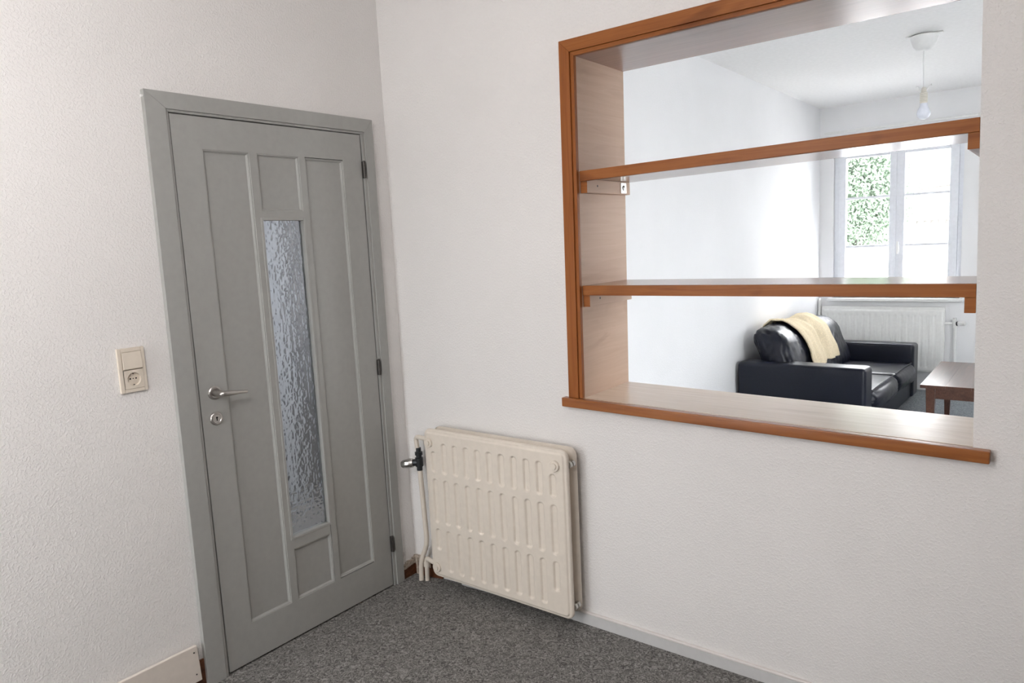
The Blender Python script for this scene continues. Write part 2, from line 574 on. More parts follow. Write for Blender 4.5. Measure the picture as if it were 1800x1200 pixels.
b = empty('baseboard_front', (0, 0, 0), 'grey white skirting board running right from the cream radiator', 'skirting board', 'structure')
box('board', 0.30, XR, -0.012, 0, 0.0, 0.072, M['base_front'], b, 0.002)
box('cap_strip', 0.30, XR, -0.0135, 0, 0.072, 0.081, M['base_cap'], b, 0.003)

# ------------------------------------------------------------------ door
door = empty('door_1', (0, 0, 0), 'grey painted panelled door with tall obscure glass pane', 'door', 'structure')
# frame (architrave): left, right, head, mitred
FLo_t, FLo_b, FRo = -1.050, -1.058, -0.0895
FLi, FRi = -0.982, -0.137
FT, FTi = 2.067, 2.013


def arch(name, poly, x0, x1, mat):
    bm = bmesh.new()
    a = [bm.verts.new((x0, y, z)) for y, z in poly]
    c = [bm.verts.new((x1, y, z)) for y, z in poly]
    n = len(poly)
    bm.faces.new(a)
    bm.faces.new(c)
    for i in range(n):
        j = (i + 1) % n
        bm.faces.new((a[i], a[j], c[j], c[i]))
    return finish(name, bm, mat, door, bevel=0.0012)


arch('architrave', [(FLo_b, 0), (FLi - 0.005, 0), (FLi, FTi), (FLo_t, FT)], 0.0, 0.021, M['door'])
arch('architrave', [(FRi, 0), (FRo - 0.004, 0), (FRo, FT), (FRi, FTi)], 0.0, 0.021, M['door'])
arch('architrave', [(FLo_t, FT), (FLi, FTi), (FRi, FTi), (FRo, FT)], 0.0, 0.021, M['door'])
# inner bead of the frame
LY0, LY1, LZ0, LZ1 = -0.9695, -0.1580, 0.008, 2.000
arch('frame_bead', [(FLi - 0.004, 0), (LY0 - 0.006, 0), (LY0 - 0.003, LZ1 + 0.004), (FLi, FTi)], -0.10, 0.015, M['door'])
arch('frame_bead', [(LY1 + 0.006, 0), (FRi, 0), (FRi, FTi), (LY1 + 0.006, LZ1 + 0.004)], -0.10, 0.015, M['door'])
arch('frame_bead', [(FLi, FTi), (LY0 - 0.003, LZ1 + 0.004), (LY1 + 0.006, LZ1 + 0.004), (FRi, FTi)], -0.10, 0.015, M['door'])
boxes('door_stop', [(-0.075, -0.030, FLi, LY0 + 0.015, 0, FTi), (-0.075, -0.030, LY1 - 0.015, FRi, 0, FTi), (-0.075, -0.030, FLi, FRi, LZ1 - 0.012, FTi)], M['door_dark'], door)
lathe('cable_clip', [(0.004, 0), (0.004, 0.006), (0, 0.008)], (0.013, FLo_t - 0.001, 2.045), (0, -1, 0), M['white'], door, 12)

# leaf members
LX0, LX1 = -0.027, 0.0126
PA = (-0.866, -0.686, 0.153, 1.892)    # left panel
PB = (-0.655, -0.471, 1.683, 1.892)    # top middle
PC = (-0.444, -0.257, 0.158, 1.889)    # right panel
PG = (-0.655, -0.474, 0.412, 1.650)    # glass
PD = (-0.655, -0.474, 0.154, 0.366)    # bottom middle


def member(name, y0, y1, z0, z1, dx=0.0, bev=0.0):
    return box(name, LX0, LX1 + dx, y0, y1, z0, z1, M['door'], door, bev, 1)


member('stile', LY0, PA[0], LZ0, LZ1)
member('stile', PC[1], LY1, LZ0, LZ1)
member('rail', PA[0], PC[1], 1.8915, LZ1)
member('rail', PA[0], PC[1], LZ0, 0.1545)
member('mullion', PA[1], PB[0], 0.1545, 1.8915)
member('mullion', PB[1], PC[0], 0.1545, 1.8915)
member('cross_rail', PB[0], PB[1], PG[3], PB[2])
member('cross_rail', PD[0], PD[1], PD[3], PG[2])


def ring_molding(name, R, w, xa, xb, parent):
    """sloped moulding: outer edge flush at xa, inner edge at xb, with a small step"""
    y0, y1, z0, z1 = R
    bm = bmesh.new()
    loops = []
    for ins, x in ((0, xa), (w * 0.12, xa - 0.0018), (w * 0.45, xa - 0.0022), (w * 0.6, xb + 0.004), (w, xb), (w, xb - 0.004), (0, xb - 0.004)):
        loops.append([bm.verts.new((x, y, z)) for y, z in ((y0 + ins, z0 + ins), (y1 - ins, z0 + ins), (y1 - ins, z1 - ins), (y0 + ins, z1 - ins))])
    for a, c in zip(loops, loops[1:] + loops[:1]):
        for i in range(4):
            j = (i + 1) % 4
            bm.faces.new((a[i], a[j], c[j], c[i]))
    return finish(name, bm, M['door'], parent)


for R in (PA, PB, PC, PD):
    p = box('panel', LX1 - 0.028, LX1 - 0.0105, R[0], R[1], R[2], R[3], M['door'], door)
    ring_molding('molding', R, 0.010, LX1, LX1 - 0.0105, p)
# raised bead round the glass
y0, y1, z0, z1 = PG
bm = bmesh.new()
for q in ((y0 - 0.009, y0 + 0.002, z0 - 0.009, z1 + 0.009), (y1 - 0.002, y1 + 0.009, z0 - 0.009, z1 + 0.009)):
    bx(bm, LX1 - 0.02, LX1 + 0.002, q[0], q[1], q[2], q[3])
for q in ((y0 + 0.002, y1 - 0.002, z0 - 0.009, z0 + 0.002), (y0 + 0.002, y1 - 0.002, z1 - 0.002, z1 + 0.009)):
    bx(bm, LX1 - 0.02, LX1 + 0.002, q[0], q[1], q[2], q[3])
finish('glazing_bead', bm, M['door'], door, bevel=0.002)
# hammered glass pane with real relief
ny, nz = 96, 620
rs = np.random.RandomState(4)


def vnoise(shape, cy, cz, seed):
    r = np.random.RandomState(seed)
    g = r.rand(cz + 2, cy + 2)
    Z, Y = np.meshgrid(np.linspace(0, cz, shape[0]), np.linspace(0, cy, shape[1]), indexing='ij')
    zi, yi = Z.astype(int), Y.astype(int)
    zf, yf = Z - zi, Y - yi
    zf, yf = zf * zf * (3 - 2 * zf), yf * yf * (3 - 2 * yf)
    return (g[zi, yi] * (1 - zf) * (1 - yf) + g[zi + 1, yi] * zf * (1 - yf) + g[zi, yi + 1] * (1 - zf) * yf + g[zi + 1, yi + 1] * zf * yf)


rel = np.abs(vnoise((nz, ny), 15, 84, 1) - 0.5) * 1.3 + np.abs(vnoise((nz, ny), 27, 150, 2) - 0.5) * 0.6 + vnoise((nz, ny), 9, 46, 3) * 0.5
GX = LX1 - 0.019
verts, faces = [], []
for k in range(nz):
    for i in range(ny):
        verts.append((GX + 0.0021 * (rel[k, i] - 0.6), y0 + (y1 - y0) * i / (ny - 1), z0 + (z1 - z0) * k / (nz - 1)))
for k in range(nz - 1):
    for i in range(ny - 1):
        a = k * ny + i
        faces.append((a, a + 1, a + ny + 1, a + ny))
nb = len(verts)
for (yy, zz) in ((y0, z0), (y1, z0), (y1, z1), (y0, z1)):
    verts.append((GX - 0.006, yy, zz))
faces.append((nb + 3, nb + 2, nb + 1, nb))
faces.append(tuple([nb, nb + 1] + [i for i in range(ny - 1, -1, -1)]))
faces.append(tuple([nb + 2, nb + 3] + [(nz - 1) * ny + i for i in range(ny)]))
faces.append(tuple([nb + 1, nb + 2] + [k * ny + ny - 1 for k in range(nz - 1, -1, -1)]))
faces.append(tuple([nb + 3, nb] + [k * ny for k in range(nz)]))
me = bpy.data.meshes.new('glass_pane')
me.from_pydata(verts, [], faces)
me.materials.append(M['hammered'])
me.shade_smooth()
me.set_sharp_from_angle(angle=math.radians(60))
gp = bpy.data.objects.new('glass_pane', me)
C.objects.link(gp)
gp.parent = door
gp['label'] = 'tall narrow pane of hammered obscure glass'

for za, zb in ((1.823, 1.891), (0.979, 1.046), (0.166, 0.236)):
    h = lathe('hinge', [(0.0068, za - zb), (0.0068, (za - zb) * .67), (0.0060, (za - zb) * .665), (0.0060, (za - zb) * .655), (0.0068, (za - zb) * .65), (0.0068, (za - zb) * .35), (0.0060, (za - zb) * .345), (0.0060, (za - zb) * .335), (0.0068, (za - zb) * .33), (0.0068, 0), (0.004, 0.003)],
              (0.022, -0.1525, zb), (0, 0, 1), M['dark_steel'], door, 16)
    box('hinge_leaf', 0.008, 0.018, -0.1585, -0.1475, za, zb, M['dark_steel'], h)

# lever handle and key rosette
hd = lathe('handle', [(0.0245, 0), (0.0245, 0.004), (0.021, 0.008), (0.017, 0.009), (0.0165, 0.006), (0.0125, 0.006), (0.0120, 0.014), (0.0115, 0.017), (0.0112, 0.045)], (LX1, -0.915, 1.047), (1, 0, 0), M['steel'], door)
hd['label'] = 'brushed steel lever handle'
pth = rounded_path([(LX1 + 0.030, -0.915, 1.047), (LX1 + 0.056, -0.915, 1.047), (LX1 + 0.054, -0.866, 1.0435), (LX1 + 0.050, -0.819, 1.0375)], 0.018, 6)
rr = [0.0112 - 0.0060 * (i / (len(pth) - 1)) ** 1.5 for i in range(len(pth))]
tube('lever', pth, rr, M['steel'], hd)
ks = lathe('key_rosette', [(0.0240, 0), (0.0240, 0.004), (0.021, 0.0075), (0.016, 0.0080), (0.0145, 0.0066), (0, 0.0066)], (LX1, -0.919, 0.955), (1, 0, 0), M['steel'], door)
ks['label'] = 'round steel keyhole rosette'
bm = bmesh.new()
lathe_bm(bm, [(0.0036, 0.0), (0.0036, 0.0009)], (LX1 + 0.0066, -0.919, 0.958), (1, 0, 0), 16)
bx(bm, LX1 + 0.0066, LX1 + 0.0074, -0.9208, -0.9172, 0.947, 0.957)
finish('keyhole', bm, M['black'], ks)

# ------------------------------------------------------------------ opening frame, shelves
SL = -0.0166


def sz(x):
    return 0.9312 + SL * (x - 1)


tr = empty('trim_3', (0, 0, 0), 'orange brown wooden casing, lining and sill round the wall opening', 'opening frame', 'structure')


def xi(z):      # inner face of left lining
    return 0.9726 + (0.9868 - 0.9726) * (z - 0.94) / 1.22


HZ = 2.1571     # underside of head lining
# left casing (mitred at the top) and head casing
co_b, co_t, ci_b, ci_t = 0.9154, 0.9300, 0.9585, 0.9725
ct, cti = 2.2139, 2.1715
zb = sz(0.94)
hexo('casing', [(co_b, -0.015, zb), (ci_b, -0.015, zb), (ci_b, 0.0, zb), (co_b, 0.0, zb),
                (co_t, -0.015, ct), (ci_t, -0.015, cti), (ci_t, 0.0, cti), (co_t, 0.0, ct)], M['wood_v'], tr, 0.0015)
hexo('casing', [(ci_t, -0.015, cti), (2.235, -0.015, cti), (2.235, 0, cti), (ci_t, 0, cti),
                (co_t, -0.015, ct), (2.235, -0.015, ct), (2.235, 0, ct), (co_t, 0, ct)], M['wood_h'], tr, 0.0015)
# stepped edge strips
hexo('edge_strip', [(ci_b, -0.008, zb), (xi(zb), -0.008, zb), (xi(zb), 0.008, zb), (ci_b, 0.008, zb),
                    (ci_t, -0.008, cti), (xi(HZ), -0.008, HZ), (xi(HZ), 0.008, HZ), (ci_t, 0.008, cti)], M['wood_v'], tr, 0.0012)
hexo('edge_strip', [(xi(HZ), -0.008, HZ), (2.192, -0.008, HZ), (2.192, 0.008, HZ), (xi(HZ), 0.008, HZ),
                    (ci_t, -0.008, cti), (2.192, -0.008, cti), (2.192, 0.008, cti), (ci_t, 0.008, cti)], M['wood_h'], tr, 0.0012)
# linings
LB = WT + 0.004
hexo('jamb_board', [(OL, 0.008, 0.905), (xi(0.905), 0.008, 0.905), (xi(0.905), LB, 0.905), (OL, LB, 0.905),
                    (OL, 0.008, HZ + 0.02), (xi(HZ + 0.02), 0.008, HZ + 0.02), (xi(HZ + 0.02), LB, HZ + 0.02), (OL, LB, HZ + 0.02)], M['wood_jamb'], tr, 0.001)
box('head_board', OL, 2.194, 0.008, LB, HZ, HZ + 0.028, M['wood_head'], tr, 0.001)
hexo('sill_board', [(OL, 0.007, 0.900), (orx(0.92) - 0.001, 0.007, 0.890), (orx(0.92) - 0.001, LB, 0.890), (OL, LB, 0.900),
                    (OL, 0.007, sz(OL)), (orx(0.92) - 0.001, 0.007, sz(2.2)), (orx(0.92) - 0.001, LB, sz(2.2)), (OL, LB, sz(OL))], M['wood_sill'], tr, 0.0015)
XA, XB = 0.8924, 2.2447
hexo('sill_nosing', [(XA, -0.030, sz(XA) - 0.0343), (XB, -0.030, sz(XB) - 0.0343), (XB, 0.0, sz(XB) - 0.0343), (XA, 0.0, sz(XA) - 0.0343),
                     (XA, -0.030, sz(XA)), (XB, -0.030, sz(XB)), (XB, 0.0, sz(XB)), (XA, 0.0, sz(XA))], M['wood_nose'], tr, 0.003)


def shelf(z0, s, label):
    th = 0.036
    xl, xr_ = xi(z0) + 0.0005, orx(z0) - 0.0015
    za, zc = z0 + s * (xl - 1), z0 + s * (xr_ - 1)
    r = empty('shelf', (0, 0, 0), label, 'shelf', group='wooden shelves in the wall opening')
    hexo('edge_lipping', [(xl, 0.010, za - th), (xr_, 0.010, zc - th), (xr_, 0.028, zc - th), (xl, 0.028, za - th),
                          (xl, 0.010, za), (xr_, 0.010, zc), (xr_, 0.028, zc), (xl, 0.028, za)], M['wood_h'], r, 0.0015)
    hexo('shelf_board', [(xl, 0.028, za - 0.030), (xr_, 0.028, zc - 0.030), (xr_, LB - 0.006, zc - 0.030), (xl, LB - 0.006, za - 0.030),
                         (xl, 0.028, za), (xr_, 0.028, zc), (xr_, LB - 0.006, zc), (xl, LB - 0.006, za)], M['wood_shelf'], r, 0.001)
    for bxr, zz in ((xl, za), (xr_ - 0.026, zc)):
        left = bxr == xl
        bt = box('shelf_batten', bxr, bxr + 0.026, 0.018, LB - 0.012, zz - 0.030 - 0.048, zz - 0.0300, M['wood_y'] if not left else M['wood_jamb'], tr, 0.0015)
        box('end_cap', bxr, bxr + 0.026, 0.0165, 0.018, zz - 0.078, zz - 0.036, M['wood_h'], bt)
        if left:
            for yq in (0.09,):
                lathe('screw', [(0.004, 0), (0.004, 0.0006), (0, 0.0008)], (bxr + 0.026, yq, zz - 0.052), (1, 0, 0), M['dark_steel'], bt, 12)
            if z0 > 1.6:
                pl = box('bracket_plate', bxr + 0.026, bxr + 0.028, 0.262, 0.305, zz - 0.074, zz - 0.034, M['steel'], bt, 0.0006)
                lathe('screw', [(0.011, 0), (0.0105, 0.0015), (0.006, 0.003), (0, 0.0032)], (bxr + 0.028, 0.284, zz - 0.054), (1, 0, 0), M['chrome'], bt, 6)
    return r


shelf(1.7630, 0.0121, 'upper brown wooden shelf across the opening, close under the bulb')
shelf(1.3517, -0.0011, 'lower brown wooden shelf across the opening, level with the window bottom')

# ------------------------------------------------------------------ light switch and socket
sw = empty('switch_socket', (0, 0, 0), 'cream light switch above a round wall socket left of the door', 'wall switch')
SY0, SY1, SZ0, SZ1 = -1.224, -1.139, 1.102, 1.246
YI0, YI1 = SY0 + 0.0125, SY1 - 0.0105
boxes('cover_plate', [(0.0, 0.010, SY0, YI0, SZ0, SZ1), (0.0, 0.010, YI1, SY1, SZ0, SZ1), (0.0, 0.010, YI0, YI1, 1.2335, SZ1),
                      (0.0, 0.010, YI0, YI1, 1.1745, 1.1775), (0.0, 0.010, YI0, YI1, SZ0, 1.1135)], M['plastic'], sw, 0.0015)
hexo('rocker', [(0.0, YI0 + 0.001, 1.1782), (0.0155, YI0 + 0.001, 1.1782), (0.0155, YI1 - 0.001, 1.1782), (0.0, YI1 - 0.001, 1.1782),
                (0.0, YI0 + 0.001, 1.2330), (0.0115, YI0 + 0.001, 1.2330), (0.0115, YI1 - 0.001, 1.2330), (0.0, YI1 - 0.001, 1.2330)], M['plastic'], sw, 0.001)
cy, cz = (YI0 + YI1) / 2, 1.144
bm = bmesh.new()
nq = 64
hw, hh = (YI1 - YI0) / 2 - 0.0006, 0.0300
outer, ring, well, disc = [], [], [], []
for i in range(nq):
    an = 2 * math.pi * i / nq + math.pi / 4
    c_, s_ = math.cos(an), math.sin(an)
    k_ = min(hw / max(abs(c_), 1e-6), hh / max(abs(s_), 1e-6))
    outer.append(bm.verts.new((0.0112, cy + c_ * k_, cz + s_ * k_)))
    ring.append(bm.verts.new((0.0118, cy + c_ * 0.0215, cz + s_ * 0.0215)))
    well.append(bm.verts.new((0.0032, cy + c_ * 0.0200, cz + s_ * 0.0200)))
for A_, B_ in ((outer, ring), (ring, well)):
    for i in range(nq):
        j = (i + 1) % nq
        bm.faces.new((A_[i], A_[j], B_[j], B_[i]))
bm.faces.new(well)
so = finish('socket_face', bm, M['plastic'], sw)
for dy, r_ in ((-0.0092, 0.0026), (0.0092, 0.0026), (0.0, 0.0017)):
    lathe('pin_hole', [(r_, 0), (r_, 0.0004)], (0.0032, cy + dy, cz + 0.001), (1, 0, 0), M['black'], so, 14)
for dz in (-0.0185, 0.0185):
    box('earth_clip', 0.0032, 0.0085, cy - 0.0014, cy + 0.0014, cz + dz - 0.0012, cz + dz + 0.0012, M['dark_steel'], so)


# ------------------------------------------------------------------ radiators
def smooth(t):
    t = np.clip(t, 0, 1)
    return t * t * (3 - 2 * t)


def pressed_panel(name, x0, x1, z0, z1, yf, thick, mat, parent, flutes, rad=0.03, depth=0.0085, step=0.006, nx=300, nzz=280):
    """pressed steel radiator panel facing -y; flutes: (xc, za, zb, half width) recessed capsules"""
    xs = np.linspace(x0, x1, nx)
    zs = np.linspace(z0, z1, nzz)
    X, Z = np.meshgrid(xs, zs)
    Xc = np.clip(X, x0 + rad, x1 - rad)
    Zc = np.clip(Z, z0 + rad, z1 - rad)
    dx, dz = X - Xc, Z - Zc
    # square to rounded-corner mapping
    m = np.maximum(np.abs(dx), np.abs(dz))
    l = np.sqrt(dx * dx + dz * dz) + 1e-12
    both = (np.abs(dx) > 1e-9) & (np.abs(dz) > 1e-9)
    f = np.where(both, m / l, 1.0)
    X2, Z2 = Xc + dx * f, Zc + dz * f
    # distance to the rounded edge
    ex = np.abs(X2 - (x0 + x1) / 2) - ((x1 - x0) / 2 - rad)
    ez = np.abs(Z2 - (z0 + z1) / 2) - ((z1 - z0) / 2 - rad)
    sd = np.sqrt(np.maximum(ex, 0) ** 2 + np.maximum(ez, 0) ** 2) + np.minimum(np.maximum(ex, ez), 0) - rad
    e = -sd
    H = -step * (1 - smooth((e - 0.011) / 0.007)) - 0.006 * (1 - smooth(e / 0.005))
    for xc, za, zb_, w in flutes:
        zz = np.clip(Z2, za + w, zb_ - w)
        d = np.sqrt((X2 - xc) ** 2 + (Z2 - zz) ** 2)
        H -= depth * (1 - smooth((d - w * 0.62) / (w * 0.46)))
    Y = yf - H
    v = np.stack([X2, Y, Z2], -1).reshape(-1, 3)
    faces = []
    for k in range(nzz - 1):
        b0 = k * nx
        for i in range(nx - 1):
            faces.append((b0 + i, b0 + i + 1, b0 + nx + i + 1, b0 + nx + i))
    edge = [i for i in range(nx)] + [k * nx + nx - 1 for k in range(1, nzz)] + [(nzz - 1) * nx + i for i in range(nx - 2, -1, -1)] + [k * nx for k in range(nzz - 2, 0, -1)]
    nb = len(v)
    back = v[edge].copy()
    back[:, 1] = yf + thick
    v = np.concatenate([v, back])
    n = len(edge)
    for i in range(n):
        j = (i + 1) % n
        faces.append((edge[j], edge[i], nb + i, nb + j))
    faces.append(tuple(nb + i for i in range(n)))
    me = bpy.data.meshes.new(name)
    me.from_pydata(v.tolist(), [], faces)
    me.materials.append(mat)
    me.shade_smooth()
    me.set_sharp_from_angle(angle=math.radians(70))
    o = bpy.data.objects.new(name, me)
    C.objects.link(o)
    o.parent = parent
    return o


rad = empty('radiator', (0, 0, 0), 'cream pressed steel radiator with three rows of flutes beside the door', 'radiator')
RX0, RX1, RZ0, RZ1 = 0.216, 0.953, 0.083, 0.750
fl = []
for c in range(11):
    x = 0.272 + 0.0617 * c
    fl.append((x, 0.562, 0.697 if 0 < c < 10 else 0.655, 0.0150))
    fl.append((x, 0.335, 0.535, 0.0150))
    fl.append((x, 0.122 if 0 < c < 10 else (0.213 if c == 0 else 0.188), 0.310, 0.0150))
pressed_panel('front_panel', RX0, RX1, RZ0, RZ1, -0.108, 0.020, M['radiator'], rad, fl)
pressed_panel('back_panel', RX0 + 0.002, RX1 - 0.002, RZ0 + 0.004, RZ1 - 0.004, -0.050, 0.020, M['radiator'], rad, [], nx=60, nzz=50)
bm = bmesh.new()
bx(bm, RX0 + 0.03, RX1 - 0.06, -0.090, -0.048, RZ0 + 0.05, RZ1 - 0.05)
finish('water_channels', bm, M['radiator'], rad)
for px, pz in ((0.249, 0.692), (0.902, 0.689), (0.253, 0.131)):
    p = lathe('blanking_plug', [(0.0220, 0), (0.0220, 0.006), (0.0200, 0.0085), (0.0150, 0.0085), (0.0145, 0.0070), (0.0125, 0.0070), (0.0120, 0.0125), (0.006, 0.0130), (0, 0.0115)], (px, -0.1085, pz), (0, -1, 0), M['radiator'], rad, 28)
for pz in (0.692, 0.131):
    lathe('end_coupling', [(0.013, 0), (0.013, 0.012), (0.009, 0.013), (0.009, 0.018), (0.013, 0.019), (0.013, 0.032)], (0.9475, -0.0855, pz), (0, 1, 0), M['chrome'], rad, 20)
for xx in (0.36, 0.80):
    box('wall_bracket', xx, xx + 0.03, -0.032, -0.002, 0.60, 0.66, M['radiator'], rad, 0.002)
    box('wall_bracket', xx, xx + 0.03, -0.032, -0.002, 0.14, 0.18, M['radiator'], rad, 0.002)
# pipework
YP = -0.050
tube('supply_pipe', rounded_path([(0.205, -0.066, 0.690), (0.118, -0.056, 0.690), (0.118, YP, 0.630)], 0.022), 0.0105, M['radiator'], rad)
tube('supply_pipe', rounded_path([(0.124, YP, 0.560), (0.140, YP, 0.190), (0.090, YP, 0.095), (0.086, YP, 0.0)], 0.045, 8), 0.0115, M['radiator'], rad)
tube('return_pipe', rounded_path([(0.225, -0.072, 0.121), (0.128, -0.050, 0.119), (0.117, -0.042, 0.0)], 0.014, 5), 0.0105, M['radiator'], rad)
lathe('elbow_nut', [(0.0145, 0), (0.0145, 0.020), (0.012, 0.022)], (0.1235, -0.046, 0.078), (0, 0, 1), M['radiator'], rad, 12)
va = lathe('valve_body', [(0.010, -0.045), (0.013, -0.044), (0.013, -0.026), (0.018, -0.025), (0.018, 0.014), (0.013, 0.016), (0.013, 0.026), (0.0175, 0.027), (0.0175, 0.040), (0.012, 0.041), (0.0115, 0.060)], (0.124, YP, 0.578), (0, 0, 1), M['valve_dark'], rad, 18)
ax = Vector((-0.80, -0.50, -0.12)).normalized()
lathe('valve_stem', [(0.016, 0.0), (0.016, 0.026), (0.011, 0.028), (0.011, 0.034)], (0.124, YP, 0.572), ax, M['valve_dark'], va, 16)
kn = lathe('valve_knob', [(0.010, 0.026), (0.0195, 0.028), (0.0215, 0.036), (0.0200, 0.060), (0.0170, 0.078), (0.013, 0.083), (0, 0.084)], (0.124, YP, 0.572), ax, M['chrome'], va, 10)
kn['label'] = 'chrome valve knob'

fr = empty('radiator', (0, 0, 0), 'white panel radiator under the window behind the sofa', 'radiator')
fl2 = [(0.555 + 0.0533 * i, 0.225, 0.705, 0.0125) for i in range(18)]
GY = 5.105
pressed_panel('front_panel', 0.505, 1.532, 0.184, 0.752, GY, 0.02, M['radiator_white'], fr, fl2, 0.018, 0.0038, 0.003, 320, 60)
box('side_cover', 1.515, 1.536, GY + 0.012, 5.170, 0.20, 0.745, M['radiator_white'], fr, 0.003)
box('side_cover', 0.500, 0.520, GY + 0.012, 5.170, 0.20, 0.745, M['radiator_white'], fr, 0.003)
boxes('top_grille', [(0.505, 1.534, GY + 0.006, GY + 0.012, 0.745, 0.772), (0.505, 1.534, 5.160, 5.168, 0.745, 0.772)] + [(0.51 + 0.02 * i, 0.513 + 0.02 * i, GY + 0.012, 5.16, 0.75, 0.768) for i in range(51)], M['radiator_white'], fr)
box('back_panel', 0.52, 1.52, 5.150, 5.165, 0.19, 0.745, M['radiator_white'], fr)
box('wall_bracket', 0.7, 0.73, 5.165, 5.205, 0.3, 0.7, M['radiator_white'], fr)
box('wall_bracket', 1.3, 1.33, 5.165, 5.205, 0.3, 0.7, M['radiator_white'], fr)
tube('supply_pipe', rounded_path([(1.53, 5.14, 0.628), (1.615, 5.14, 0.628), (1.620, 5.14, 0.0)], 0.01), 0.012, M['white'], fr)
vb = lathe('valve_body', [(0.016, -0.02), (0.020, -0.018), (0.020, 0.05), (0.014, 0.055), (0.014, 0.07)], (1.612, 5.14, 0.61), (0, 0, 1), M['white'], fr, 14)
lathe('valve_collar', [(0.020, 0.018), (0.020, 0.03)], (1.612, 5.14, 0.628), (0.9, -0.35, 0.1), M['valve_dark'], vb, 14)
lathe('valve_knob', [(0.019, 0.03), (0.021, 0.05), (0.019, 0.085), (0.012, 0.09), (0, 0.09)], (1.612, 5.14, 0.628), (0.9, -0.35, 0.1), M['white'], vb, 14)
pc = tube('heating_pipe', rounded_path([(0.468, 5.150, 0.0), (0.468, 5.150, 0.83), (0.468, 5.194, 0.845), (0.468, 5.194, 0.0)], 0.02), 0.011, M['white'])
tag(pc, 'thin white heating pipe looping up in the corner behind the sofa', 'pipe')
box('trim_4', FX0, FX1, FY - 0.012, FY, 0, 0.07, M['white'], bevel=0.002)
tag(bpy.data.objects['trim_4'], 'low white skirting board under the far radiator', 'skirting board', 'structure')


# ------------------------------------------------------------------ windows
def casement(name, label, dx, y, handle=True):
    """two-leaf casement window in the far wall; y is the inner face of the frame"""
    w = empty(name, (0, 0, 0), label, 'window', 'structure')
    X = lambda a: a + dx
    y0, y1 = y, y + 0.07
    boxes('window_frame', [(X(0.575), X(0.612), y0 + 0.015, y1 + 0.02, 0.85, 2.30), (X(1.598), X(1.635), y0 + 0.015, y1 + 0.02, 0.85, 2.30),
                           (X(0.612), X(1.598), y0 + 0.015, y1 + 0.02, 2.245, 2.30), (X(0.612), X(1.598), y0 + 0.015, y1 + 0.02, 0.85, 0.885)], M['upvc'], w, 0.004)
    for k, (a, bb, ga, gb) in enumerate(((0.612, 1.100, 0.677, 1.054), (1.100, 1.598, 1.177, 1.530))):
        s = boxes('sash', [(X(a), X(ga), y0, y1, 0.885, 2.245), (X(gb), X(bb), y0, y1, 0.885, 2.245),
                           (X(ga), X(gb), y0, y1, 2.163, 2.245), (X(ga), X(gb), y0, y1, 0.885, 0.955)], M['upvc'], w, 0.004)
        for zm in (1.790, 1.334):
            box('glazing_bar', X(ga), X(gb), y0 + 0.022, y1 - 0.012, zm - 0.010, zm + 0.010, M['upvc'], s)
        for za, zb_, mt in ((1.80, 2.163, 'glass'), (1.344, 1.780, 'glass'), (0.955, 1.324, 'frost')):
            box('pane', X(ga), X(gb), y0 + 0.034, y0 + 0.038, za, zb_, M[mt], s)
    box('meeting_strip', X(1.088), X(1.112), y0 - 0.012, y0, 0.885, 2.245, M['upvc'], w, 0.003)
    h = box('handle', X(1.120), X(1.145), y0 - 0.010, y0, 1.270, 1.335, M['white'], w, 0.003)
    box('lever', X(1.124), X(1.141), y0 - 0.045, y0 - 0.030, 1.255, 1.370, M['white'], h, 0.004)
    box('lever_neck', X(1.126), X(1.139), y0 - 0.034, y0 - 0.008, 1.30, 1.325, M['white'], h, 0.002)
    return w


casement('window_1', 'white two leaf casement window above the far radiator', 0.0, FY + 0.03)
casement('added_window_2', 'white casement window added out of view for living room light', 2.0, FY + 0.03)  # second window added out of view, for lighting only
sill = box('window_sill', 0.545, 1.665, FY - 0.085, FY + 0.05, 0.822, 0.85, M['white'], bevel=0.005)
sill.name = 'trim_5'
tag(sill, 'white window ledge between the far window and radiator', 'window sill', 'structure')
cr = empty('curtain_rail', (0, 0, 0), 'thin white curtain rail fixed above the far window', 'curtain rail')
box('rail', 0.50, 1.735, FY - 0.055, FY - 0.030, 2.398, 2.420, M['white'], cr, 0.003)
box('end_stop', 1.735, 1.752, FY - 0.058, FY - 0.027, 2.393, 2.425, M['white'], cr, 0.003)
for xx in (0.56, 1.12, 1.66):
    box('rail_bracket', xx, xx + 0.02, FY - 0.03, FY, 2.402, 2.416, M['white'], cr)

w4 = empty('added_window_4', (0, 0, 0), 'added unseen french window lighting the living room from the side', 'window', 'structure')  # french window added out of view to brighten the living room
for yy in (PY0, PY0 + 0.37, PY1 - 0.06):
    box('window_post', FX1 + 0.03, FX1 + 0.09, yy, yy + 0.06, PZ0, PZ1, M['upvc'], w4)
for zz in (PZ0, PZ1 - 0.06):
    box('window_rail', FX1 + 0.031, FX1 + 0.089, PY0, PY1, zz, zz + 0.06, M['upvc'], w4)
for yy in (PY0 + 0.06, PY0 + 0.43):
    box('pane', FX1 + 0.058, FX1 + 0.062, yy, yy + 0.31, PZ0 + 0.06, PZ1 - 0.06, M['glass'], w4)

w5 = empty('added_window_5', (0, 0, 0), 'added unseen window lighting the living room from the partition side', 'window', 'structure')  # added out of view to light the window wall and ceiling
for xx in (3.35, 3.77, 4.19):
    box('window_post', xx, xx + 0.06, 0.14, 0.20, 0.15, 2.25, M['upvc'], w5)
for zz in (0.15, 2.19):
    box('window_rail', 3.35, 4.25, 0.141, 0.199, zz, zz + 0.06, M['upvc'], w5)
for xx in (3.41, 3.83):
    box('pane', xx, xx + 0.36, 0.168, 0.172, 0.21, 2.19, M['glass'], w5)

